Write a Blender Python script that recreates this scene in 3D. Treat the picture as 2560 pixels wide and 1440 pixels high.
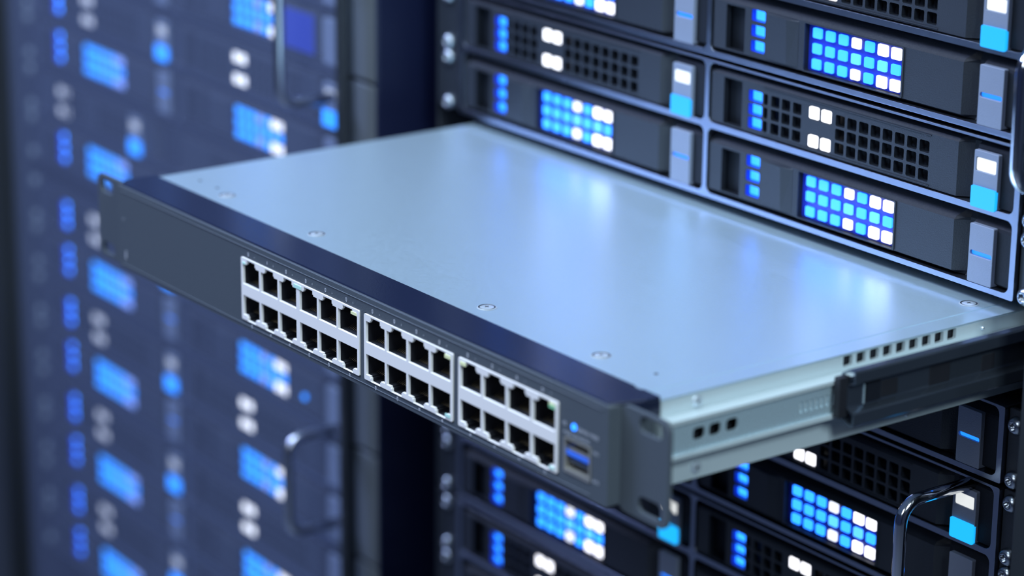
import bpy, bmesh, math, random
from mathutils import Vector, Matrix
from mathutils.geometry import tessellate_polygon
PI = math.pi
for o in list(bpy.data.objects): bpy.data.objects.remove(o)
S = bpy.context.scene
C = S.collection
random.seed(4)

# ------------------------------------------------------------------ camera
cam_d = bpy.data.cameras.new('camera'); cam = bpy.data.objects.new('camera', cam_d); C.objects.link(cam)
cr = Vector((0.59424478, 0.80422218, 0.00999161)); cu = Vector((-0.24807827, 0.17146103, 0.95344548)); cf = Vector((-0.76506883, 0.5690587, -0.30139987))
m = Matrix((cr, cu, -cf)).transposed().to_4x4(); m.translation = Vector((1.32581331, -0.7025916, 0.45134073))
cam.matrix_world = m
cam_d.sensor_width = 36.0; cam_d.lens = 6805.28 / 2560 * 36; cam_d.clip_start = .05; cam_d.clip_end = 50
cam_d.dof.use_dof = True; cam_d.dof.focus_distance = 1.345; cam_d.dof.aperture_fstop = 4.2
S.camera = cam
# ------------------------------------------------------------------ world, lights, exposure
W = bpy.data.worlds.new('world'); S.world = W; W.use_nodes = True
W.node_tree.nodes['Background'].inputs[0].default_value = (.10, .16, .42, 1)
W.node_tree.nodes['Background'].inputs[1].default_value = .12
def area(name, loc, aim, sx, sy, power, col):
    l = bpy.data.lights.new(name, 'AREA'); l.shape = 'RECTANGLE'; l.size = sx; l.size_y = sy; l.energy = power; l.color = col
    o = bpy.data.objects.new(name, l); C.objects.link(o); o.location = loc
    o.rotation_euler = (Vector(aim) - Vector(loc)).to_track_quat('-Z', 'Y').to_euler(); return o
area('ceiling_lamp_light', (.18, -.42, 1.25), (.2, -.30, 0), 1.2, .45, 27, (.72, .88, 1))
area('left_fill_light', (-1.3, -.9, 1.55), (-.9, .2, -.2), 1.0, .5, 66, (.45, .56, 1))  # unseen fill light added to lift the left cabinet
area('side_fill_light', (1.9, -.25, 1.1), (.45, 0, 0), .5, .5, 26, (.74, .92, 1))  # fill light added from the right to brighten the switch side
area('room_lamp_light', (1.6, -2.2, 1.6), (.3, .1, 0), .9, .9, 22, (.80, .90, 1))
S.view_settings.view_transform = 'Standard'; S.view_settings.look = 'None'; S.view_settings.gamma = 1
S.view_settings.use_curve_mapping = False; S.view_settings.exposure = 0.0

# ------------------------------------------------------------------ materials
def mat(name, col, rough=.5, metal=0., emit=None, es=0., bump=0., bscale=800., coat=0., spec=.5, aniso=None):
    M = bpy.data.materials.new(name); M.use_nodes = True; nt = M.node_tree; b = nt.nodes['Principled BSDF']
    b.inputs['Base Color'].default_value = (*col, 1); b.inputs['Roughness'].default_value = rough; b.inputs['Metallic'].default_value = metal
    b.inputs['Specular IOR Level'].default_value = spec; b.inputs['Coat Weight'].default_value = coat
    if emit: b.inputs['Emission Color'].default_value = (*emit, 1); b.inputs['Emission Strength'].default_value = es
    if bump:
        tc = nt.nodes.new('ShaderNodeTexCoord'); n = nt.nodes.new('ShaderNodeTexNoise'); n.inputs['Scale'].default_value = bscale; n.inputs['Detail'].default_value = 3
        bp = nt.nodes.new('ShaderNodeBump'); bp.inputs['Strength'].default_value = bump; bp.inputs['Distance'].default_value = .0004
        nt.links.new(tc.outputs['Object'], n.inputs['Vector']); nt.links.new(n.outputs['Fac'], bp.inputs['Height']); nt.links.new(bp.outputs[0], b.inputs['Normal'])
        rr = nt.nodes.new('ShaderNodeMapRange'); rr.inputs['To Min'].default_value = rough * .85; rr.inputs['To Max'].default_value = min(1, rough * 1.15)
        nt.links.new(n.outputs['Fac'], rr.inputs['Value']); nt.links.new(rr.outputs[0], b.inputs['Roughness'])
    return M
M = dict(
    face=mat('module_plastic', (.017, .021, .031), .52, bump=.5, bscale=1400, spec=.4),
    face_dark=mat('module_plastic_dark', (.006, .008, .014), .6, bump=.3, spec=.25),  # dark plastic; on module recesses and top slopes it paints shade
    hole=mat('hole_black', (.006, .007, .012), .6),
    frame=mat('frame_steel', (.27, .30, .38), .30, 1.0, bump=.1, bscale=300),
    strip=mat('latch_silver', (.205, .235, .315), .55, .25, bump=.5, bscale=1800),
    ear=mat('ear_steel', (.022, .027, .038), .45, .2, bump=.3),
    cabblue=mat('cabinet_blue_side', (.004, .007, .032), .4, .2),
    ear2=mat('ear_light_steel', (.16, .18, .20), .5, .3), tray=mat('blue_glow_plastic', (.012, .03, .42), .35),  # tray: blue spill of the lamps painted into the base colour
    cab=mat('cabinet_paint', (.022, .027, .036), .5, .2, bump=.3),
    lscrew=mat('cover_screw_steel', (.62, .70, .78), .32, .6),
    chrome=mat('chrome', (.75, .78, .85), .12, 1.0),
    screw=mat('screw_nickel', (.34, .38, .44), .28, 1.0),
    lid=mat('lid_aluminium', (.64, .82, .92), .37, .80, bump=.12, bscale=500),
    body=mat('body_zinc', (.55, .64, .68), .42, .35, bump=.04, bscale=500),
    rail=mat('rail_zinc', (.46, .60, .68), .28, .50, bump=.03, bscale=300),
    bezel=mat('bezel_paint', (.070, .085, .105), .42, .1, bump=.35, bscale=1500),
    beztop=mat('bezel_top_paint', (.012, .017, .042), .18, .2, bump=.1, bscale=1500),
    port=mat('port_plastic', (.72, .70, .70), .5),
    gold=mat('contact_gold', (.75, .55, .25), .3, 1.0),
    ink=mat('label_ink', (.75, .78, .85), .6),
    cyan=mat('lamp_cyan', (.02, .1, .3), .4, emit=(.018, .205, 1.0), es=3.2),
    cyan2=mat('lamp_cyan_pale', (.02, .1, .3), .4, emit=(.05, .26, 1.0), es=3.1),
    blue=mat('lamp_blue', (.02, .1, .3), .4, emit=(.02, .33, 1.0), es=2.0),
    white=mat('lamp_white', (.5, .5, .5), .4, emit=(.93, .93, 1.0), es=2.4),
    white2=mat('lamp_white_soft', (.5, .5, .5), .4, emit=(.80, .86, .98), es=1.6),
    button=mat('lamp_button', (.01, .03, .25), .4, emit=(.010, .44, 1.0), es=1.25),
    buttonw=mat('lamp_button_white', (.5, .5, .5), .4, emit=(.86, .88, .85), es=.85),
    slot=mat('lamp_slot', (.01, .05, .3), .4, emit=(.012, .20, 1.0), es=1.7),
    tongue=mat('usb_tongue_blue_glow', (.03, .12, .60), .5, emit=(.03, .15, .8), es=.25),  # plastic tongue with an added faint glow, not a lamp
    steel=mat('connector_shell', (.62, .60, .55), .3, .8),
    green=mat('lightpipe_green', (.25, .62, .36), .4), teal=mat('lightpipe_teal', (.45, .72, .66), .4), yellow=mat('lightpipe_yellow', (.72, .74, .42), .4),
    far_tri=mat('far_lamp_blue', (.02, .1, .3), .4, emit=(.035, .25, 1.0), es=6.0), far_mx=mat('far_lamp_cyan', (.02, .1, .3), .4, emit=(.02, .27, 1.0), es=2.4),
    far_mxw=mat('far_lamp_lavender', (.1, .1, .3), .4, emit=(.22, .38, 1.0), es=1.6), chrome2=mat('satin_chrome', (.45, .48, .56), .28, 1.0),
    far_mx2=mat('far_lamp_pale', (.02, .1, .3), .4, emit=(.07, .33, 1.0), es=1.9),
    far_w0=mat('far_lamp_white_dim', (.5, .5, .5), .4, emit=(.85, .88, 1.0), es=.6), far_w1=mat('far_lamp_white', (.5, .5, .5), .4, emit=(.92, .93, 1.0), es=1.7),
    far_bt=mat('far_button_blue', (.02, .1, .4), .4, emit=(.015, .25, 1.0), es=2.2), far_bw=mat('far_button_white', (.4, .4, .4), .4, emit=(.86, .88, .9), es=.42),
    blue_reflection=mat('blue_reflection_glow', (.01, .02, .2), .3, emit=(.012, .05, .75), es=.3), rail2=mat('rail_shaded_zinc', (.12, .15, .20), .20, .85, bump=.03),  # blue glow stands for a reflection; dark rail has shade painted in
    wall=mat('room_paint', (.10, .12, .18), .8, bump=.2, bscale=40), floor=mat('floor_tiles', (.16, .18, .22), .35, bump=.1, bscale=30),
)
# ------------------------------------------------------------------ helpers
def tag(o, label=None, cat=None, group=None, kind=None):
    if label: o['label'] = label
    if cat: o['category'] = cat
    if group: o['group'] = group
    if kind: o['kind'] = kind
    return o
def empty(name, loc=(0, 0, 0), rz=0):
    o = bpy.data.objects.new(name, None); C.objects.link(o); o.location = loc; o.rotation_euler = (0, 0, rz); o.empty_display_size = .02; return o
def build(name, bm, mt, parent=None, bevel=0, seg=2, smooth=False, loc=None, recalc=True):
    bmesh.ops.remove_doubles(bm, verts=bm.verts, dist=2e-6)
    if recalc: bmesh.ops.recalc_face_normals(bm, faces=bm.faces)
    me = bpy.data.meshes.new(name); bm.to_mesh(me); bm.free()
    for x in (mt if isinstance(mt, (list, tuple)) else [mt]): me.materials.append(x)
    if smooth: me.shade_smooth()
    o = bpy.data.objects.new(name, me); C.objects.link(o)
    if parent: o.parent = parent
    if loc: o.location = loc
    if bevel:
        b = o.modifiers.new('bevel', 'BEVEL'); b.width = bevel; b.segments = seg; b.limit_method = 'ANGLE'; b.angle_limit = math.radians(40)
        b.harden_normals = False
    return o
def dup(root, loc=None, rz=None, parent=None):
    r = root.copy(); C.objects.link(r)
    if parent: r.parent = parent
    if loc is not None: r.location = loc
    if rz is not None: r.rotation_euler = (0, 0, rz)
    for ch in list(root.children): dup(ch, parent=r)
    return r
def box(bm, x0, x1, y0, y1, z0, z1, mi=0):
    v = [bm.verts.new(p) for p in [(x0,y0,z0),(x1,y0,z0),(x1,y1,z0),(x0,y1,z0),(x0,y0,z1),(x1,y0,z1),(x1,y1,z1),(x0,y1,z1)]]
    for f in [(0,3,2,1),(4,5,6,7),(0,1,5,4),(1,2,6,5),(2,3,7,6),(3,0,4,7)]:
        bm.faces.new([v[i] for i in f]).material_index = mi
def rr(x0, x1, z0, z1, r=0, n=3):
    if r <= 0: return [(x0, z0), (x1, z0), (x1, z1), (x0, z1)]
    out = []
    for cx, cz, a in ((x0 + r, z0 + r, PI), (x1 - r, z0 + r, 1.5 * PI), (x1 - r, z1 - r, 0), (x0 + r, z1 - r, .5 * PI)):
        for k in range(n + 1): t = a + .5 * PI * k / n; out.append((cx + r * math.cos(t), cz + r * math.sin(t)))
    return out
def circ(cx, cz, r, n=20): return [(cx + r * math.cos(2 * PI * k / n), cz + r * math.sin(2 * PI * k / n)) for k in range(n)]
def plate(bm, outer, holes, y, side, hdepth, to3=None, mi=0, wall_mi=0):
    """front face at y with holes; side walls go back by side, hole walls by hdepth (None = open)"""
    to3 = to3 or (lambda u, d, w: (u, d, w))
    loops = [outer] + holes
    vs = [[Vector((p[0], p[1], 0)) for p in l] for l in loops]
    tris = tessellate_polygon(vs)
    flat = [p for l in loops for p in l]
    bv = [bm.verts.new(to3(p[0], y, p[1])) for p in flat]
    for t in tris:
        try: bm.faces.new([bv[i] for i in t]).material_index = mi
        except ValueError: pass
    k = 0
    for li, l in enumerate(loops):
        d = side if li == 0 else hdepth
        n = len(l)
        if d:
            back = [bm.verts.new(to3(p[0], y + d, p[1])) for p in l]
            for i in range(n):
                j = (i + 1) % n
                bm.faces.new([bv[k + i], bv[k + j], back[j], back[i]]).material_index = mi if li == 0 else wall_mi
        k += n
def poly(bm, pts, y, to3=None, mi=0):
    to3 = to3 or (lambda u, d, w: (u, d, w))
    bm.faces.new([bm.verts.new(to3(p[0], y, p[1])) for p in pts]).material_index = mi
def slab(bm, pts, y0, y1, to3=None, mi=0):
    to3 = to3 or (lambda u, d, w: (u, d, w))
    a = [bm.verts.new(to3(p[0], y0, p[1])) for p in pts]; b = [bm.verts.new(to3(p[0], y1, p[1])) for p in pts]; n = len(pts)
    bm.faces.new(a).material_index = mi; bm.faces.new(b[::-1]).material_index = mi
    for i in range(n): bm.faces.new([a[i], a[(i + 1) % n], b[(i + 1) % n], b[i]]).material_index = mi
def tube(bm, pts, r, n=14, cap=True):
    rings = []
    for i, p in enumerate(pts):
        p = Vector(p); a = Vector(pts[max(i - 1, 0)]); b = Vector(pts[min(i + 1, len(pts) - 1)]); t = (b - a).normalized()
        ref = Vector((1, 0, 0)) if abs(t.x) < .8 else Vector((0, 0, 1))
        u = t.cross(ref).normalized(); w = t.cross(u).normalized()
        rings.append([bm.verts.new(p + (u * math.cos(2 * PI * k / n) + w * math.sin(2 * PI * k / n)) * r) for k in range(n)])
    for a, b in zip(rings, rings[1:]):
        for k in range(n): bm.faces.new([a[k], a[(k + 1) % n], b[(k + 1) % n], b[k]])
    if cap: bm.faces.new(rings[0]); bm.faces.new(rings[-1][::-1])

# ------------------------------------------------------------------ prototypes (module local frame: x from column left edge, z from row centre, y into rack)
XL = .2415                       # column left in the world of the right column
u = lambda x: x - XL
MW = .2225                       # width of a module
TX0, TX1 = u(.2715), u(.2825)    # triple lamp holes
HOLES_MESH = [(u(.2835), u(.2868))] + [(u(c - .0033), u(c + .0033)) for c in (.2927, .3010, .3096)] + [(u(c - .0034), u(c + .0034)) for c in (.3422, .3508, .3594, .3680, .3766, .3853, .3940, .4027)]
def module_body(kind, parent, shift=0.0, tri_on=True):
    """front shell of a drive module, real openings, closed body behind"""
    if kind == 'mesh': zf0, zf1, zc0, zc1 = -.0128, .0144, -.0133, .0190
    else: zf0, zf1, zc0, zc1 = -.0127, .0132, -.0147, .0209
    bm = bmesh.new()
    xe = u(.4257); xs = u(.4315); xg = u(.4380)
    holes = [rr(u(.2517), u(.2665), zf0 + .0008, zf1 - .0012, .0006, 2)]
    rz = (-.0073, 0, .0073) if kind == 'mesh' else (-.0067, .0015, .0097)
    for z in rz: holes.append(rr(TX0 + shift, TX1 + shift, z - .0031, z + .0031, .0008, 2))
    if kind == 'mesh':
        for (a, b) in HOLES_MESH:
            for z in rz: holes.append(rr(a, b, z - .0030, z + .0030, .0008, 2))
        for cx in (u(.3225), u(.3317)):
            for z in (rz[0] - .0002, rz[2] + .0002): holes.append(rr(cx - .0041 + shift, cx + .0041 + shift, z - .0036, z + .0036, .0008, 2))
    else:
        holes.append(rr(u(.3133), u(.3845), -.0122, .0126, .0008, 2))
    if shift:   # the odd unit: only its lamps are laid out further left, so plain face elsewhere
        holes = [holes[0]] if False else [h for i, h in enumerate(holes) if i == 0 or min(p[0] for p in h) > u(.30) + shift]
        holes = [h for h in holes if not (u(.245) < min(p[0] for p in h) < u(.2720))] if shift < 0 else holes
    if kind == 'matrix':        # raised thumb ridge left of the display window, on the plain face
        plate(bm, rr(0, xe, zf0, zf1), holes, 0, None, .0034, wall_mi=1)
        a, b, c, d = u(.2845), u(.3010), u(.3085), u(.3105)
        t = zf1 - .0010; q = zf0 + .0012
        f = [[(a, -.0002, q), (a, -.0012, t)], [(b, -.0014, q), (b, -.0024, t)], [(c, -.0001, q), (c, -.0001, t)]]
        vv = [[bm.verts.new(p) for p in s] for s in f]
        for s1, s2 in zip(vv, vv[1:]): bm.faces.new([s1[0], s2[0], s2[1], s1[1]])
        top = [bm.verts.new((a, .0001, t + .0006)), bm.verts.new((b, .0001, t + .0006)), bm.verts.new((c, .0001, t + .0003))]
        for i in (0, 1): bm.faces.new([vv[i][1], vv[i + 1][1], top[i + 1], top[i]])
        # window surround
        plate(bm, rr(u(.3122), u(.3856), -.0127, .0131, .0008, 2), [rr(u(.3133), u(.3845), -.0122, .0126, .0008, 2)], -.0006, .0006, .0010)
        plate(bm, rr(u(.3133), u(.3845), -.0122, .0126), [], .0030, None, None, mi=2)
    else:
        plate(bm, rr(0, xe, zf0, zf1), holes, 0, None, .0034, wall_mi=1)
        # thin border round the grille
        for (x0, x1, z0, z1) in ((u(.283), u(.4072), zf1 - .0010, zf1 - .0006), (u(.283), u(.4072), zf0 + .0008, zf0 + .0012)):
            box(bm, x0, x1, -.0005, .0001, z0, z1)
    if tri_on:
        for z in rz:      # wells of the three lamps, blue glow painted on their walls
            l_ = rr(TX0 + .0001, TX1 - .0001, z - .0030, z + .0030, .0008, 2); n_ = len(l_)
            A_ = [bm.verts.new((p[0], .0003, p[1])) for p in l_]; B_ = [bm.verts.new((p[0], .0034, p[1])) for p in l_]
            for i in range(n_): bm.faces.new([A_[i], A_[(i + 1) % n_], B_[(i + 1) % n_], B_[i]]).material_index = 2
    # dark backing behind every opening, thumb groove floor
    box(bm, u(.2425), u(.4250), .0052, .0060, zf0 - .0002, zf1 + .0002, 1)
    # slope at the right of the face, groove floor, dark end
    for (x0, x1, y0, y1, mi) in ((xe, xs, 0, .0055, 0), (xs, xg, .0055, .0055, 1), (xg, MW, .0012, .0012, 1)):
        bm.faces.new([bm.verts.new(p) for p in ((x0, y0, zf0), (x1, y1, zf0), (x1, y1, zf1), (x0, y0, zf1))]).material_index = mi
    # top lip: face -> slopes back to cell top ; bottom lip, recess shade in the dark colour
    for (x0, x1, ya, yb) in ((0, xe, 0, 0), (xe, xs, 0, .0055), (xs, xg, .0055, .0055), (xg, MW, .0012, .0012)):
        top_y = .0085
        bm.faces.new([bm.verts.new(p) for p in ((x0, ya, zf1), (x1, yb, zf1), (x1, max(yb, .0016), zf1 + .0016), (x0, max(ya, .0016), zf1 + .0016))]).material_index = 1
        bm.faces.new([bm.verts.new(p) for p in ((x0, max(ya, .0016), zf1 + .0016), (x1, max(yb, .0016), zf1 + .0016), (x1, top_y, zc1), (x0, top_y, zc1))]).material_index = 1
        bm.faces.new([bm.verts.new(p) for p in ((x0, .004, zc0), (x1, max(.004, yb), zc0), (x1, yb, zf0), (x0, ya, zf0))]).material_index = 1
    # closed box behind
    box(bm, .0004, MW - .0004, .0085, .0290, zc0, zc1, 1)
    for x in (0, MW):
        y = 0 if x == 0 else .0012
        bm.faces.new([bm.verts.new(p) for p in ((x, y, zf0), (x, y, zf1), (x, .0085, zc1), (x, .0085, zc0))]).material_index = 0
    return build('module_shell', bm, [M['face'], M['face_dark'], M['tray']], parent, recalc=False)
def lampbox(w, h, d, r=.0008):
    bm = bmesh.new(); slab(bm, rr(-w / 2, w / 2, -h / 2, h / 2, r, 2), 0, d); return bm
LM = {}
def lamp(parent, name, key, w, h, d, mt, x, y, z, label=None):
    k = (key, w, h, mt)
    if k not in LM:
        o = build(name, lampbox(w, h, d), M[mt], parent, loc=(x, y, z)); LM[k] = o.data
    else:
        o = bpy.data.objects.new(name, LM[k]); C.objects.link(o); o.parent = parent; o.location = (x, y, z)
    if label: o['label'] = label
    return o
def latch(kind, parent, lit=True, K=None):
    bm = bmesh.new()
    x0, x1 = u(.4376), u(.4536); z0, z1 = -.0148, .0136
    if kind != 'mesh': z1 = .0147
    holes = [] if not lit else [rr(u(.4391), u(.4521), .0034, .0102, .0004, 2)] if kind == 'mesh' else [rr(u(.4386), u(.4528), -.0011, .0013, .0010, 3)]
    plate(bm, rr(x0, x1, z0, z1, .0006, 2), holes, -.0012, .0060, .0012)
    o = build('release_latch', bm, M['strip'], parent, bevel=.0003, seg=1); o['label'] = 'pale silver latch plate'
    if not lit: return o
    if kind == 'mesh':
        lamp(o, 'indicator_light', 'w', .0126, .0064, .0008, K['bw'], u(.4456), -.0008, .0068, 'white square lamp')
        lamp(o, 'power_button', 'b', .0160, .0105, .0020, K['bt'], u(.4456), -.0022, -.0092, 'glowing cyan button')
    else:
        bm = bmesh.new(); slab(bm, rr(u(.4386), u(.4528), -.0011, .0013, .0010, 3), .0002, .0006)
        s = build('indicator_light', bm, M['slot'], o); s['label'] = 'blue light slot'
    return o
NEAR = dict(tri='cyan', cyan='cyan', cyan2='cyan2', white='white', white2='white2', wh='white', bt='button', bw='buttonw')
FAR0 = dict(tri='far_tri', cyan='far_mx', cyan2='far_mx2', white='far_mxw', white2='far_mx2', wh='far_w0', bt='far_bt', bw='far_bw')
FAR1 = dict(tri='far_tri', cyan='far_mx', cyan2='far_mx2', white='far_w1', white2='far_mxw', wh='far_w1', bt='far_bt', bw='far_bw')
def make_module(kind, shift=0.0, plain=False, K=NEAR, tri=True):
    root = empty('drive_module')
    module_body(kind, root, shift, tri and not shift and not plain)
    rz = (-.0073, 0, .0073) if kind == 'mesh' else (-.0067, .0015, .0097)
    if tri and not shift and not plain:
        for z in rz: lamp(root, 'status_light', 'tri', .0108, .0058, .0004, K['tri'], (TX0 + TX1) / 2, .0034, z)
    if kind == 'mesh':
        for cx in (u(.3225), u(.3317)):
            for z in (rz[0] - .0002, rz[2] + .0002): lamp(root, 'status_light', 'wh', .0072, .0062, .0014, K['wh'], cx + shift - .0002, .0002, z)
    else:
        for c in range(7):
            for r_ in range(3):
                k = 'cyan'
                if r_ in (0, 2) and c in (5, 6): k = 'white'
                elif r_ in (0, 2) and c == 3: k = 'white2'
                elif (c == 3) or (r_ == 1 and c == 5): k = 'cyan2'
                g = .0070 if k == 'white' else .0064
                lamp(root, 'status_light', 'mx', g, g - .0011, .0010, K[k], u(.3226) - .0024 + c * .00958, .0019, .0080 - r_ * .00810)
    l = latch(kind, root, not plain, K)
    if shift: l.location.x = shift
    return root
# chassis (frame with cells, mounting ears, screws); local x = world x, z relative to upper-left reference, y into rack
def screw_mesh():
    bm = bmesh.new(); R_ = .0047; n = 24
    prof = [(R_, 0), (R_ * .98, -.0012), (R_ * .86, -.0023), (R_ * .66, -.0031), (R_ * .58, -.0033)]
    rings = [[bm.verts.new((r * math.cos(2 * PI * k / n), y, r * math.sin(2 * PI * k / n))) for k in range(n)] for r, y in prof]
    def star(s, y): return [bm.verts.new(((.0020 + .00045 * math.cos(6 * 2 * PI * k / n)) * s * math.cos(2 * PI * k / n), y, (.0020 + .00045 * math.cos(6 * 2 * PI * k / n)) * s * math.sin(2 * PI * k / n))) for k in range(n)]
    rings += [star(1, -.0034), star(.95, -.0014)]
    for a, b in zip(rings, rings[1:]):
        for k in range(n): bm.faces.new([a[k], a[(k + 1) % n], b[(k + 1) % n], b[k]])
    bm.faces.new(rings[-1])
    return bm
SCREW = None; SCREW2 = None
def add_screw(parent, x, y, z, dark=False):
    global SCREW
    if dark:
        global SCREW2
        if SCREW2 is None: o = build('mounting_screw', screw_mesh(), M['ear2'], parent, smooth=True); SCREW2 = o.data
        else: o = bpy.data.objects.new('mounting_screw', SCREW2); C.objects.link(o); o.parent = parent
        o.location = (x, y, z); return o
    if SCREW is None:
        o = build('mounting_screw', screw_mesh(), M['screw'], parent, smooth=True); SCREW = o.data
    else: o = bpy.data.objects.new('mounting_screw', SCREW); C.objects.link(o); o.parent = parent
    o.location = (x, y, z); o.rotation_euler = (0, random.uniform(0, 1), 0); return o
def make_chassis(rows, em='ear'):
    """rows: list of (kind, centre z relative to matrix row of the chassis)"""
    root = empty('server_chassis')
    bm = bmesh.new(); holes = []
    zlo, zhi = 9, -9
    for kind, zc in rows:
        a, b = (-.0135, .0195) if kind == 'mesh' else (-.0150, .0212)
        zlo = min(zlo, zc + a - .0028); zhi = max(zhi, zc + b + .0012)
        for x0 in (.0132, .0132 + .2275): holes.append(rr(x0, x0 + .2242, zc + a, zc + b, .0038, 4))
    plate(bm, rr(.0085, .4685, zlo, zhi, .0010, 2), holes, -.0012, .012, .030)
    build('chassis_frame', bm, M['frame'], root, bevel=.0012, seg=3)
    bm = bmesh.new(); box(bm, .010, .467, .0302, .46, zlo + .0005, zhi - .0005); build('chassis_body', bm, M['cab'], root)
    for x0, x1 in ((-.0185, .0083), (.4690, .5030)):
        bm = bmesh.new(); slab(bm, rr(x0, x1, zlo + .0004, zhi - .0004, .0006, 2), .0015, .0045)
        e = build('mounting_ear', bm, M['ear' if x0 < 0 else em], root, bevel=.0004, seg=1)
        for kind, zc in rows:
            for dz in ((.0142, -.0142) if em == 'ear' or x0 < 0 else ()): add_screw(e, -.0052 if x0 < 0 else .4745, .0015, zc + dz, em != 'ear')
    return root
def make_handle(h, pr, r=.0032):
    bm = bmesh.new(); R_ = .011; pts = [(0, .004, 0)]
    for k in range(8): t = .5 * PI * k / 7; pts.append((0, -pr + R_ - R_ * math.sin(t), -R_ + R_ * math.cos(t)))
    for k in range(8): t = .5 * PI * k / 7; pts.append((0, -pr + R_ - R_ * math.cos(t), -h + R_ - R_ * math.sin(t)))
    pts.append((0, .004, -h))
    tube(bm, pts, r, 18); return bm

# ------------------------------------------------------------------ room
def struct(name, x0, x1, y0, y1, z0, z1, mt):
    bm = bmesh.new(); box(bm, x0, x1, y0, y1, z0, z1); tag(build(name, bm, mt), kind='structure')
struct('floor', -4, 4, -4, 2.2, -1.1, -1.0, M['floor']); struct('wall_back', -4, 4, 2.1, 2.2, -1.0, 2.0, M['wall'])
struct('wall_left', -4.1, -4, -4, 2.2, -1.0, 2.0, M['wall']); struct('wall_right', 4, 4.1, -4, 2.2, -1.0, 2.0, M['wall'])
struct('ceiling', -4, 4, -4, 2.2, 2.0, 2.1, M['wall'])
# ------------------------------------------------------------------ racks
D = .2365; P = .0787
def cabinet(loc, rz, label, left=True):
    root = empty('server_cabinet', loc, rz)
    def pt(name, x0, x1, y0, y1, z0, z1, mt, bev=.001, lab=None):
        bm = bmesh.new(); box(bm, x0, x1, y0, y1, z0, z1); o = build(name, bm, mt, root, bevel=bev)
        if lab: o['label'] = lab
    z0 = -1.0 - loc[2]
    if left: pt('side_panel', -.0225, -.0200, .004, .55, z0, 1.0, M['cab'])
    else: pt('front_post', -.0600, -.0200, -.030, .020, z0, 1.0, M['cab']); pt('side_panel', -.0600, -.0580, .020, .55, z0, 1.0, M['cab'])
    if left: pt('front_post', .5045, .5300, -.030, .020, z0, 1.0, M['cab']); pt('side_panel', .5280, .5300, .020, .55, z0, 1.0, M['cab'])
    else: pt('side_panel', .5045, .5070, -.004, .55, z0, 1.0, M['cabblue'])
    x0, x1 = (-.0200, .5280) if left else (-.0580, .5045)
    pt('back_panel', x0, x1, .547, .55, z0, 1.0, M['cab']); pt('top_panel', x0 - .002, x1 + .002, .004, .55, 1.0, 1.01, M['cab'])
    tag(root, label, 'cabinet'); return root
cabinet((0, D, 0), 0, 'tall black server cabinet at the right with the switch slid out of it')
proto = {k: make_module(k) for k in ('mesh', 'matrix')}
used = set()
def put_module(kind, loc, rz, label, group):
    if kind not in used and kind in proto: o = proto[kind]; used.add(kind); o.location = loc; o.rotation_euler = (0, 0, rz)
    else: o = dup(proto[kind], loc, rz)
    tag(o, label, 'drive module', group); return o
chp = {}
def put_chassis(rows, loc, rz, label, group, em='ear'):
    key = (tuple(rows), em)
    if key not in chp: o = make_chassis(rows, em); chp[key] = o; o.location = loc; o.rotation_euler = (0, 0, rz)
    else: o = dup(chp[key], loc, rz)
    tag(o, label, 'server chassis', group); return o
FULL = (('mesh', .0379), ('matrix', 0.0)); HALF = (('matrix', 0.0),)
KN = {'mesh': 'grille-faced drive module with four white lamps and a square cyan button', 'matrix': 'drive module with a lit window of cyan and white squares'}
ordn = ['topmost', 'second', 'third', 'fourth', 'fifth', 'sixth', 'seventh', 'eighth', 'ninth', 'tenth']
main = [(.0704 + 2 * P, FULL), (.0704 + P, FULL), (.0704, FULL), (-.0238, HALF), (-.1025, FULL), (-.1812, FULL), (-.2599, FULL)]
chn = ['server chassis cut off by the top right edge of the photo', 'upper server chassis in right cabinet, second above the pulled-out switch', 'server chassis in right cabinet directly above the pulled-out switch',
       'single-row server chassis in right cabinet directly under the pulled-out switch', 'server chassis in right cabinet with chrome handle at its right end', 'server chassis in right cabinet, third below the switch', 'bottom visible server chassis in right cabinet']
where = {}
rown = {}
for ci, (z, rows) in enumerate(main):
    ch = put_chassis(rows, (0, D, z), 0, 'steel framed ' + chn[ci], 'server chassis in the right cabinet')
    for kind, dz in rows:
        for col, x in ((0, .014), (1, XL)):
            if ci == 0 and (kind == 'mesh' or col == 0) and z + dz > .21: pass
            above = ci < 3
            k = (kind, col, above); where.setdefault(k, 0)
            n = where[k] = where[k] + 1
            side = 'left' if col == 0 else 'right'
            what = 'dark grille module with white lamps' if kind == 'mesh' else 'module with cyan-lit window'
            lab = what + ', right cabinet ' + side + ' column, ' + (('third', 'second', 'next')[n - 1] + ' such above switch' if above else ('first', 'second', 'third', 'fourth')[n - 1] + ' such below switch')
            put_module(kind, (x, D, z + dz), 0, lab, 'drive modules in the right cabinet')
    if ci == 4:
        o = build('pull_handle', make_handle(.075, .047), M['chrome'], ch, smooth=True, loc=(.4475, 0, -.0480 - z)); o['label'] = 'chrome bow handle'
    if ci == 1:
        o = build('pull_handle', make_handle(.066, .030), M['chrome'], ch, smooth=True, loc=(.4915, 0, .1835 - z)); o['label'] = 'chrome bow handle'
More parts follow.
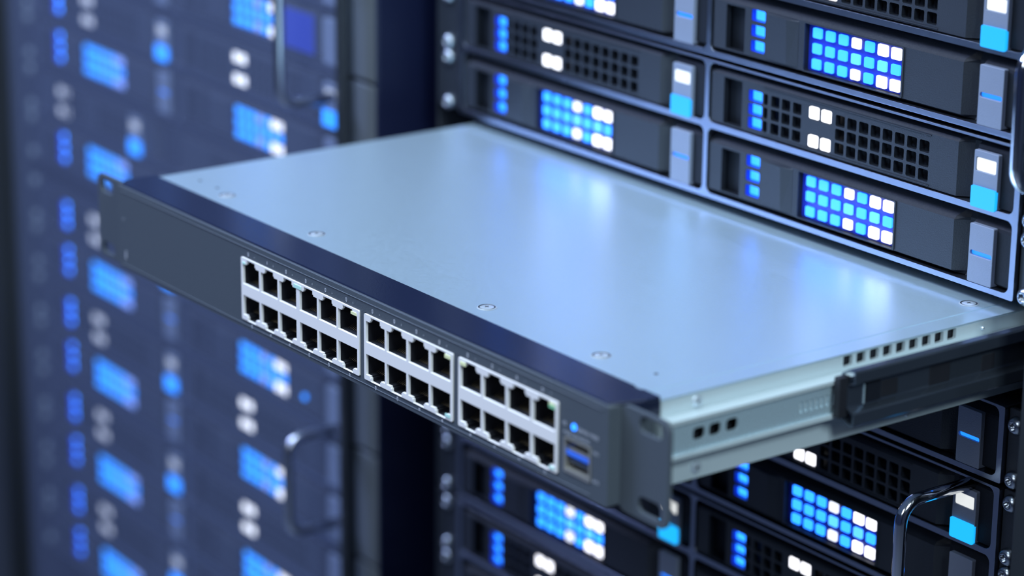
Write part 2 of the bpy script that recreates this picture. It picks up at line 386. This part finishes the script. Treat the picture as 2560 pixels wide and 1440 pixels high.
# neighbour cabinet
NA = -.0263; NX, NY = -.5475, D - .0106
def NW(x, z, y=0.): return (NX + math.cos(NA) * x - math.sin(NA) * y, NY + math.sin(NA) * x + math.cos(NA) * y, z)
cabinet(NW(0, 0), NA, 'blurred grey server cabinet standing far left behind the switch', False)
nb = [(.1574, FULL), (.0787, FULL), (0.0, FULL), (-.0787, FULL), (-.1688, FULL), (-.2475, FULL), (-.3262, FULL), (-.4049, FULL)]
tot = {}
for ci, (z, rows) in enumerate(nb):
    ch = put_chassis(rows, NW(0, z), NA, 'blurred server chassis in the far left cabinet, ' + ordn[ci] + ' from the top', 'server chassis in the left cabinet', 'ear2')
    for kind, dz in rows:
        for col, x in ((0, .014), (1, XL)):
            plain = col == 1 and not (ci in (2, 3) and kind == 'mesh')
            odd = ci == 3 and kind == 'mesh'
            k = (kind, col, plain, odd)
            if k not in proto: proto[k] = make_module(kind, (-.046 if col == 0 else -.060) if odd else 0.0, plain and not odd, FAR1 if col else FAR0, tri=(col == 0)); fresh = True
            lab = 'blurred ' + ('white-lamp' if kind == 'mesh' else 'blue-window') + ' drive module, far left cabinet ' + ('left' if col == 0 else 'right') + ' column, ' + ordn[ci] + ' from top'
            mo = put_module(k, NW(x, z + dz), NA, lab, 'drive modules in the left cabinet')
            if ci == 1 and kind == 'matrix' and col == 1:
                bm = bmesh.new(); slab(bm, rr(u(.389), u(.4255), -.0125, .0130, .001, 2), -.0010, .0002); build('reflection_glow', bm, M['blue_reflection'], mo)['label'] = 'deep blue glow standing in for a reflection'  # glowing slab added in place of a blue reflection
            if ci == 4 and kind == 'matrix' and col == 1:
                bm = bmesh.new(); slab(bm, circ(u(.4080), -.0030, .0022, 14), -.0012, .0002); build('power_light', bm, M['far_bt'], mo)['label'] = 'round blue lamp'
# glass door closed in front of the left cabinet, a veil of reflected haze put into its colour
gm = bpy.data.materials.new('door_glass'); gm.use_nodes = True; nt = gm.node_tree; pb_ = nt.nodes['Principled BSDF']
pb_.inputs['Base Color'].default_value = (.34, .41, .66, 1); pb_.inputs['Roughness'].default_value = .45
tr = nt.nodes.new('ShaderNodeBsdfTransparent'); tr.inputs[0].default_value = (.96, .98, 1, 1); mx = nt.nodes.new('ShaderNodeMixShader'); mx.inputs[0].default_value = .088
nt.links.new(tr.outputs[0], mx.inputs[1]); nt.links.new(pb_.outputs[0], mx.inputs[2]); nt.links.new(mx.outputs[0], nt.nodes['Material Output'].inputs['Surface'])
GD = empty('glass_door', NW(.232, 0, -.013), NA); tag(GD, 'hazy glass door with pull handles closed over the blurred left cabinet', 'cabinet door')
bm = bmesh.new(); box(bm, -.2460, .2450, -.0010, .0010, -.98, .98); build('glass_pane', bm, gm, GD)
for x0, x1 in ((-.2510, -.2450), (.2440, .2510)):
    bm = bmesh.new(); box(bm, x0, x1, -.0025, .0040, -.98, .98); build('door_frame', bm, M['cab'], GD, bevel=.0008)
build('pull_handle', make_handle(.100, .034, .0036), M['chrome2'], GD, smooth=True, loc=(.227, .0015, .146))
build('pull_handle', make_handle(.066, .034, .0036), M['chrome2'], GD, smooth=True, loc=(.230, .0015, -.176))

# ------------------------------------------------------------------ network switch
SW = empty('network_switch', (.2413, 0, 0))
tag(SW, 'silver-lidded network switch with dark front of white ports, slid out of the rack', 'network switch')
def q(name, bm, mt, parent=None, **k):
    for v in bm.verts: v.co.x -= .2413
    return build(name, bm, mt, parent or SW, **k)
BY = -.0070; b0, b1 = .0215, .4618
# bezel: front shell
bm = bmesh.new()
blocks = [(.1543, .2666, [.1735, .1915, .2101, .2288, .2466], 'g1'), (.2701, .3459, [.2895, .3080, .3268], 'g2'), (.3496, .4267, [.3689, .3880, .4070], 'g3')]
bholes = [rr(a, b, .0046, .0394, .0012, 3) for a, b, _, _ in blocks]
bholes += [rr(.4305, .4502, .0078, .0248, .0005, 2), circ(.4377, .0307, .0017, 16)]
plate(bm, rr(b0, b1, .0, .0474, .0012, 3), bholes, BY, .0260, .0015)
box(bm, b0 + .002, b1 - .002, .0185, .0190, .0015, .0460)
# lower lip and thin upper line
box(bm, b0 + .004, b1 - .012, BY - .0004, BY + .0004, .0022, .0026); box(bm, b0 + .004, b1 - .004, BY - .0003, BY + .0003, .0444, .0448)
bez = q('bezel', bm, M['bezel'], bevel=.0009, seg=3); bez['label'] = 'dark grey front bezel'
# black glossy cover strip on top of the bezel + tab at the right
bm = bmesh.new()
pts = [(b0 - .004, .0002), (b0 + .002, BY + .0014), (b1 - .002, BY + .0014), (.4656, .0100), (.4656, .0190), (.4535, .0190), (.4535, .0176), (.4480, .0176), (.4480, .0190), (b0 - .004, .0190)]
slab(bm, pts, .0466, .0482, to3=lambda a, d, w: (a, w, d))
box(bm, .4618, .4656, .0052, .0190, .0395, .0470)
q('bezel_cover', bm, M['beztop'], bevel=.0005, seg=2)['label'] = 'glossy blue-black top cover'
# ears
for side in (0, 1):
    bm = bmesh.new()
    if side == 0:
        outer = rr(-.0150, b0 + .001, -.0030, .0455, .0040, 5); hs = [rr(-.0105, .0028, .0352, .0430, .0030, 4), rr(-.0105, .0028, -.0005, .0062, .0028, 4)]
        hs.append(rr(.0088, .0112, -.0010, .0410, .0004, 2))
    else:
        outer = rr(b1 - .001, .4946, -.0018, .0478, .0050, 5); hs = [rr(.4745, .4905, .0385, .0462, .0034, 5), rr(.4745, .4905, .0015, .0092, .0034, 5)]
    plate(bm, outer, hs, 0, .0022, .0022); plate(bm, outer, hs, .0022, None, None)
    q('mounting_ear', bm, M['bezel'], bevel=.0005, seg=2)
# port blocks
def jack_poly(x0, x1, top):
    w = x1 - x0
    k = .0042
    pts = [(x0, .0247), (x1, .0247), (x1, .0354), (x1 - k + .0008, .0354), (x1 - k + .0008, .0362), (x1 - k, .0362), (x1 - k, .0380), (x0 + k, .0380), (x0 + k, .0362), (x0 + k - .0008, .0362), (x0 + k - .0008, .0354), (x0, .0354)]
    if not top: pts = [(x, .0432 - z) for x, z in pts][::-1]
    return pts
for a, b, dv, key in blocks:
    xs = [a + .0022] + dv + [b - .0022]
    bm = bmesh.new(); holes = []; jacks = []
    for i in range(len(xs) - 1):
        l = xs[i] + (.0 if i == 0 else (.0008 if not (key == 'g1' and i == 3) else .0016)); r = xs[i + 1] - (.0 if i == len(xs) - 2 else (.0008 if not (key == 'g1' and i == 2) else .0016))
        for top in (True, False): pl = jack_poly(l, r, top); holes.append(pl); jacks.append((pl, l, r, top))
    plate(bm, rr(a + .0004, b - .0004, .0050, .0390, .0008, 2), holes, BY - .0006, .0020, .0014)
    pb = q('port_block', bm, M['port'], bevel=.0001, seg=1); pb['label'] = 'white plastic port surround'
    for pl, l, r, top in jacks:
        bm = bmesh.new(); y0 = BY + .0009; n = len(pl)
        A = [bm.verts.new((x, y0, z)) for x, z in pl]; B = [bm.verts.new((x, y0 + .0105, z)) for x, z in pl]
        for i in range(n): bm.faces.new([A[i], A[(i + 1) % n], B[(i + 1) % n], B[i]])
        bm.faces.new(B)
        zb = .0252 if top else .0068 + .0022
        for k in range(8):
            x = l + (r - l) * (.22 + .56 * k / 7)
            v = [bm.verts.new(p) for p in ((x, y0 + .0022, zb + .0004), (x + .0003, y0 + .0022, zb + .0004), (x + .0003, y0 + .0100, zb + .0042), (x, y0 + .0100, zb + .0042))]
            bm.faces.new(v).material_index = 1
        q('port_socket', bm, [M['hole'], M['gold']], pb, recalc=False)
# light pipes: a few tinted corners of the jack frames
for x0, x1, z0, z1, mt in ((.2066, .2134, .0357, .0376, 'teal'), (.2593, .2640, .0357, .0372, 'yellow'), (.3394, .3437, .0357, .0374, 'yellow'), (.3398, .3437, .0064, .0080, 'teal'),
                           (.3518, .3560, .0357, .0374, 'yellow'), (.4202, .4245, .0352, .0366, 'green'), (.4202, .4245, .0367, .0376, 'yellow'), (.4210, .4245, .0063, .0075, 'teal'), (.1566, .1590, .0355, .0366, 'teal')):
    bm = bmesh.new(); box(bm, x0, x1, BY - .0009, BY - .0005, z0, z1); q('port_light', bm, M[mt])
# stacked usb connector
bm = bmesh.new(); plate(bm, rr(.4307, .4500, .0080, .0246, .0008, 2), [rr(.4319, .4490, .0098, .0238, .0004, 2)], BY - .0004, .010, .0100)
usb = q('usb_port', bm, M['steel']); usb['label'] = 'stacked metal usb connector'
bm = bmesh.new(); box(bm, .4315, .4495, BY + .0085, BY + .0090, .0085, .0240); q('connector_back', bm, M['hole'], usb)
bm = bmesh.new(); box(bm, .4322, .4488, BY + .0002, BY + .0080, .0163, .0184); q('connector_tongue', bm, M['tongue'], usb)['label'] = 'blue plastic tongue given a glow'
bm = bmesh.new(); box(bm, .4334, .4490, BY + .0004, BY + .0080, .0189, .0199); q('connector_divider', bm, M['steel'], usb)
bm = bmesh.new(); box(bm, .4330, .4490, BY + .0012, BY + .0080, .0130, .0141); q('connector_divider', bm, M['bezel'], usb)
bm = bmesh.new()
slab(bm, circ(.4377, .0307, .0016, 16), BY - .0004, BY + .001); q('power_light', bm, M['cyan'])['label'] = 'round glowing blue lamp'
# printed marks (tiny, unreadable in the photo): rings, strokes and dashes of the same size
def stroke(bm, x, z, w, h):
    v = [bm.verts.new(p) for p in ((x - w / 2, BY - .00035, z - h / 2), (x + w / 2, BY - .00035, z - h / 2), (x + w / 2, BY - .00035, z + h / 2), (x - w / 2, BY - .00035, z + h / 2))]; bm.faces.new(v)
def glyph(bm, x, z, k, s=1.0):
    t = .00022 * s; W_ = .0009 * s; H_ = .0017 * s
    if k in 'DO0': stroke(bm, x - W_ / 2, z, t, H_); stroke(bm, x + W_ / 2, z, t, H_ * .8); stroke(bm, x, z + H_ / 2, W_, t); stroke(bm, x, z - H_ / 2, W_, t)
    elif k == 'A': stroke(bm, x - W_ / 2, z - .0001, t, H_ * .9); stroke(bm, x + W_ / 2, z - .0001, t, H_ * .9); stroke(bm, x, z + H_ / 2, W_ * .8, t); stroke(bm, x, z, W_, t)
    elif k == 'n': stroke(bm, x - W_ / 2, z, t, H_ * .8); stroke(bm, x + W_ / 2, z, t, H_ * .8); stroke(bm, x, z + H_ * .4, W_, t)
    elif k == '4': stroke(bm, x + W_ / 4, z, t, H_); stroke(bm, x - W_ / 2, z + H_ * .25, t, H_ * .5); stroke(bm, x, z, W_ * 1.2, t)
    elif k == '1': stroke(bm, x, z, t * 1.3, H_)
    elif k == '-': stroke(bm, x, z, W_, t * 1.5)
def marks(name, lst):
    bm = bmesh.new()
    for g in lst: glyph(bm, *g)
    q(name, bm, M['ink'], recalc=False)
for a, b, dv, key in blocks:
    xs = [a] + dv + [b]; seq = {'g1': 'O1DODO', 'g2': 'DDOO', 'g3': 'OD0D'}[key]; low = {'g1': 'OnnODA', 'g2': 'DDn4', 'g3': 'A440'}[key]; ml = []
    for i in range(len(xs) - 1):
        c = (xs[i] + xs[i + 1]) / 2
        ml += [(c - .002, .0417, seq[i]), (c + .004, .0415, '1' if i % 2 else '-', .6)]
    marks('port_lettering', ml); marks('port_lettering', [((xs[i] + xs[i + 1]) / 2 + .0005, .0030, low[i]) for i in range(len(xs) - 1)])
marks('console_lettering', [(.4304 + .0014 * i, .0309, 'nO'[i], .8) for i in range(2)] + [(.4412 + .0019 * i, .0306, 'ODnO1nOD'[i], .9) for i in range(8)] + [(.4312 + .0019 * i, .0268, 'nOD1OnAOnD'[i], .8) for i in range(10)]
      + [(.4525 + .0015 * i, .0232, 'OD1'[i], .7) for i in range(3)] + [(.4525 + .0015 * i, .0100, 'DnO'[i], .7) for i in range(3)])
marks('panel_lettering', [(.0278, .0290, 'O', .6), (.0296, .0096, 'O', 1.2), (.0296, .0072, 'O', 1.2)])
# body box and lid
BX0, BX1, LZ, BZ, BYE = .0175, .4660, .0466, .0052, .46
bm = bmesh.new()
vents = [rr(y - .0029, y + .0029, .0401, .0455 - .0002, .0006, 2) for y in [.1303 + .00841 * k for k in range(9)]]
to = lambda a, d, w: (BX1 - d, a, w)      # side plane, +x outward
plate(bm, [(.0190, BZ), (BYE, BZ), (BYE, LZ - .0010), (.0190, LZ - .0010)], vents, 0, None, .0020, to3=to)
for yy in (.0190, BYE): bm.faces.new([bm.verts.new(p) for p in ((BX0, yy, BZ), (BX1, yy, BZ), (BX1, yy, LZ - .001), (BX0, yy, LZ - .001))])
bm.faces.new([bm.verts.new(p) for p in ((BX0, .019, BZ), (BX1, .019, BZ), (BX1, BYE, BZ), (BX0, BYE, BZ))])
bm.faces.new([bm.verts.new(p) for p in ((BX0, .019, BZ), (BX0, BYE, BZ), (BX0, BYE, LZ - .001), (BX0, .019, LZ - .001))])
box(bm, BX1 - .004, BX1 - .003, .12, .21, .036, .0465, 1)
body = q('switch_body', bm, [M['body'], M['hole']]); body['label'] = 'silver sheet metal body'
bm = bmesh.new()
SX = .4545
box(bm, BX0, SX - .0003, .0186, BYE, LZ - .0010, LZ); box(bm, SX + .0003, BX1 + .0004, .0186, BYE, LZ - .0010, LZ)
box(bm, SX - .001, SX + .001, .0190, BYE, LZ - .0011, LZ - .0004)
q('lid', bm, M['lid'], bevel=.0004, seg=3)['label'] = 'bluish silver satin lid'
# lid screws (countersunk) and dimples, body screws
def flat_screw(x, y, z, R_, axis, parent, ring=True):
    bm = bmesh.new(); n = 20
    def P3(a, b, d):   # a,b in plane, d outwards
        return (x + a, y + b, z + d) if axis == 'z' else (x + d, y + a, z + b)
    prof = [(R_ * 1.25, .0001), (R_ * 1.08, .0004), (R_ * .98, .0001), (R_ * .88, .0003), (R_ * .55, .0006)] if ring else [(R_, .0001), (R_ * .9, .0008), (R_ * .55, .0012)]
    rings = [[bm.verts.new(P3(r * math.cos(2 * PI * k / n), r * math.sin(2 * PI * k / n), d)) for k in range(n)] for r, d in prof]
    dd = prof[-1][1]
    rings.append([bm.verts.new(P3(R_ * (.34 if (k % 5) < 2 else .16) * math.cos(2 * PI * k / n), R_ * (.34 if (k % 5) < 2 else .16) * math.sin(2 * PI * k / n), dd)) for k in range(n)])
    rings.append([bm.verts.new(P3(R_ * (.30 if (k % 5) < 2 else .14) * math.cos(2 * PI * k / n), R_ * (.30 if (k % 5) < 2 else .14) * math.sin(2 * PI * k / n), dd - .0006)) for k in range(n)])
    for ri, (a, b) in enumerate(zip(rings, rings[1:])):
        for k in range(n): bm.faces.new([a[k], a[(k + 1) % n], b[(k + 1) % n], b[k]]).material_index = (2 if ring and ri in (1, 2) else 1 if ri == len(rings) - 2 else 0)
    bm.faces.new(rings[-1]).material_index = 1
    return q('cover_screw' if axis == 'z' else 'side_screw', bm, [M['lscrew'], M['hole'], M['ear']], parent, smooth=False)
for (x, y) in ((.0736, .0328), (.1649, .0328), (.3167, .0330), (.4045, .0340), (.4455, .2296)): flat_screw(x, y, LZ, .0040, 'z', SW)
for (y, z, r) in ((.0394, .0418, .0030), (.0399, .0105, .0030), (.2180, .0420, .0012), (.1701, .0078, .0012)): flat_screw(BX1, y, z, r, 'x', SW, ring=False)
bm = bmesh.new()
for (x, y) in ((.4383, .0387), (.0383, .0361), (.0569, .0363)): slab(bm, circ(x, y, .0010, 12), LZ - .0002, LZ + .00015, to3=lambda a, d, w: (a, w, d))
q('lid_rivets', bm, M['ear'])
# inner slide member fixed to the switch
def channel(bm, xw, xl, y0, y1, z0, z1, lip, t, holes):
    """slide section: web whose outer face is at xw, rolled edges top and bottom standing out to xl"""
    to = lambda a, d, w: (xw - d, a, w)
    plate(bm, [(y0, z0 + lip), (y1, z0 + lip), (y1, z1 - lip), (y0, z1 - lip)], holes, 0, t, t, to3=to)
    for za, zb in ((z0, z0 + lip), (z1 - lip, z1)): box(bm, .4661, xl, y0, y1, za, zb, 2)
bm = bmesh.new()
hs = [rr(y - .0034, y + .0034, .0268, .0325, .0018, 4) for y in (.0354, .0447, .0546)]
hs += [rr(.0960 + .00318 * k - .0008, .0960 + .00318 * k + .0008, .0263, .0315, .0007, 3) for k in range(8)]
channel(bm, .4728, .4745, .0185, .30, .0200, .0385, .0020, .0009, hs)
box(bm, .4664, .4668, .030, .062, .023, .036, 1); box(bm, .4700, .4718, .092, .122, .024, .034, 2)  # pale plate added behind the slots so they read light
q('slide_member', bm, [M['rail'], M['hole'], M['body']], bevel=.0003, seg=2)['label'] = 'zinc inner slide with square holes'
# outer slide fixed to the rack (separate thing)
RL = empty('slide_rail', (.480, .27, .031)); tag(RL, 'zinc telescopic slide rail, shade painted in, holding the right side of the pulled-out switch', 'slide rail')
bm = bmesh.new()
prof = [(.4750, .0418), (.4795, .0446), (.4835, .0446), (.4842, .0438), (.4842, .0388), (.4836, .0382), (.4800, .0370), (.4796, .0360), (.4796, .0268), (.4800, .0258), (.4836, .0246), (.4842, .0240), (.4842, .0186), (.4835, .0178), (.4795, .0178), (.4750, .0206)]
t = .0009
inn = []
n = len(prof)
for i, (x, z) in enumerate(prof):
    a = Vector(prof[max(i - 1, 0)]); b = Vector(prof[min(i + 1, n - 1)]); d = (b - a).normalized(); inn.append((x + d.y * t, z - d.x * t))
y0, y1 = .1180, .50
rings = [[[bm.verts.new((x - .480, y - .27, z - .031)) for x, z in L] for L in (prof, inn)] for y in (y0, y1)]
for i in range(n - 1):
    for s in (0, 1): bm.faces.new([rings[0][s][i], rings[0][s][i + 1], rings[1][s][i + 1], rings[1][s][i]])
    for e in (0, 1): bm.faces.new([rings[e][0][i], rings[e][0][i + 1], rings[e][1][i + 1], rings[e][1][i]])
for i in (0, n - 1): bm.faces.new([rings[0][0][i], rings[1][0][i], rings[1][1][i], rings[0][1][i]])
build('rail_profile', bm, M['rail2'], RL, bevel=.0003, seg=2)
def rbox(name, x0, x1, ya, yb, za, zb, mt, lab=None, bev=.0003):
    bm = bmesh.new(); box(bm, x0 - .480, x1 - .480, ya - .27, yb - .27, za - .031, zb - .031); o = build(name, bm, M[mt], RL, bevel=bev)
    if lab: o['label'] = lab
rbox('end_stop', .4752, .4790, .1135, .1200, .0215, .0410, 'hole', 'black plastic end stop')
rbox('release_lever', .4794, .4806, .1295, .1380, .0268, .0362, 'face_dark', 'dark release lever')
rbox('lever_window', .4790, .4799, .1392, .1496, .0270, .0350, 'hole'); rbox('lever_window', .4790, .4799, .1700, .1835, .0262, .0356, 'hole'); rbox('lever_window', .4790, .4799, .2045, .2133, .0265, .0345, 'hole')
rbox('lever_edge', .4794, .4803, .1276, .1284, .0262, .0362, 'rail')
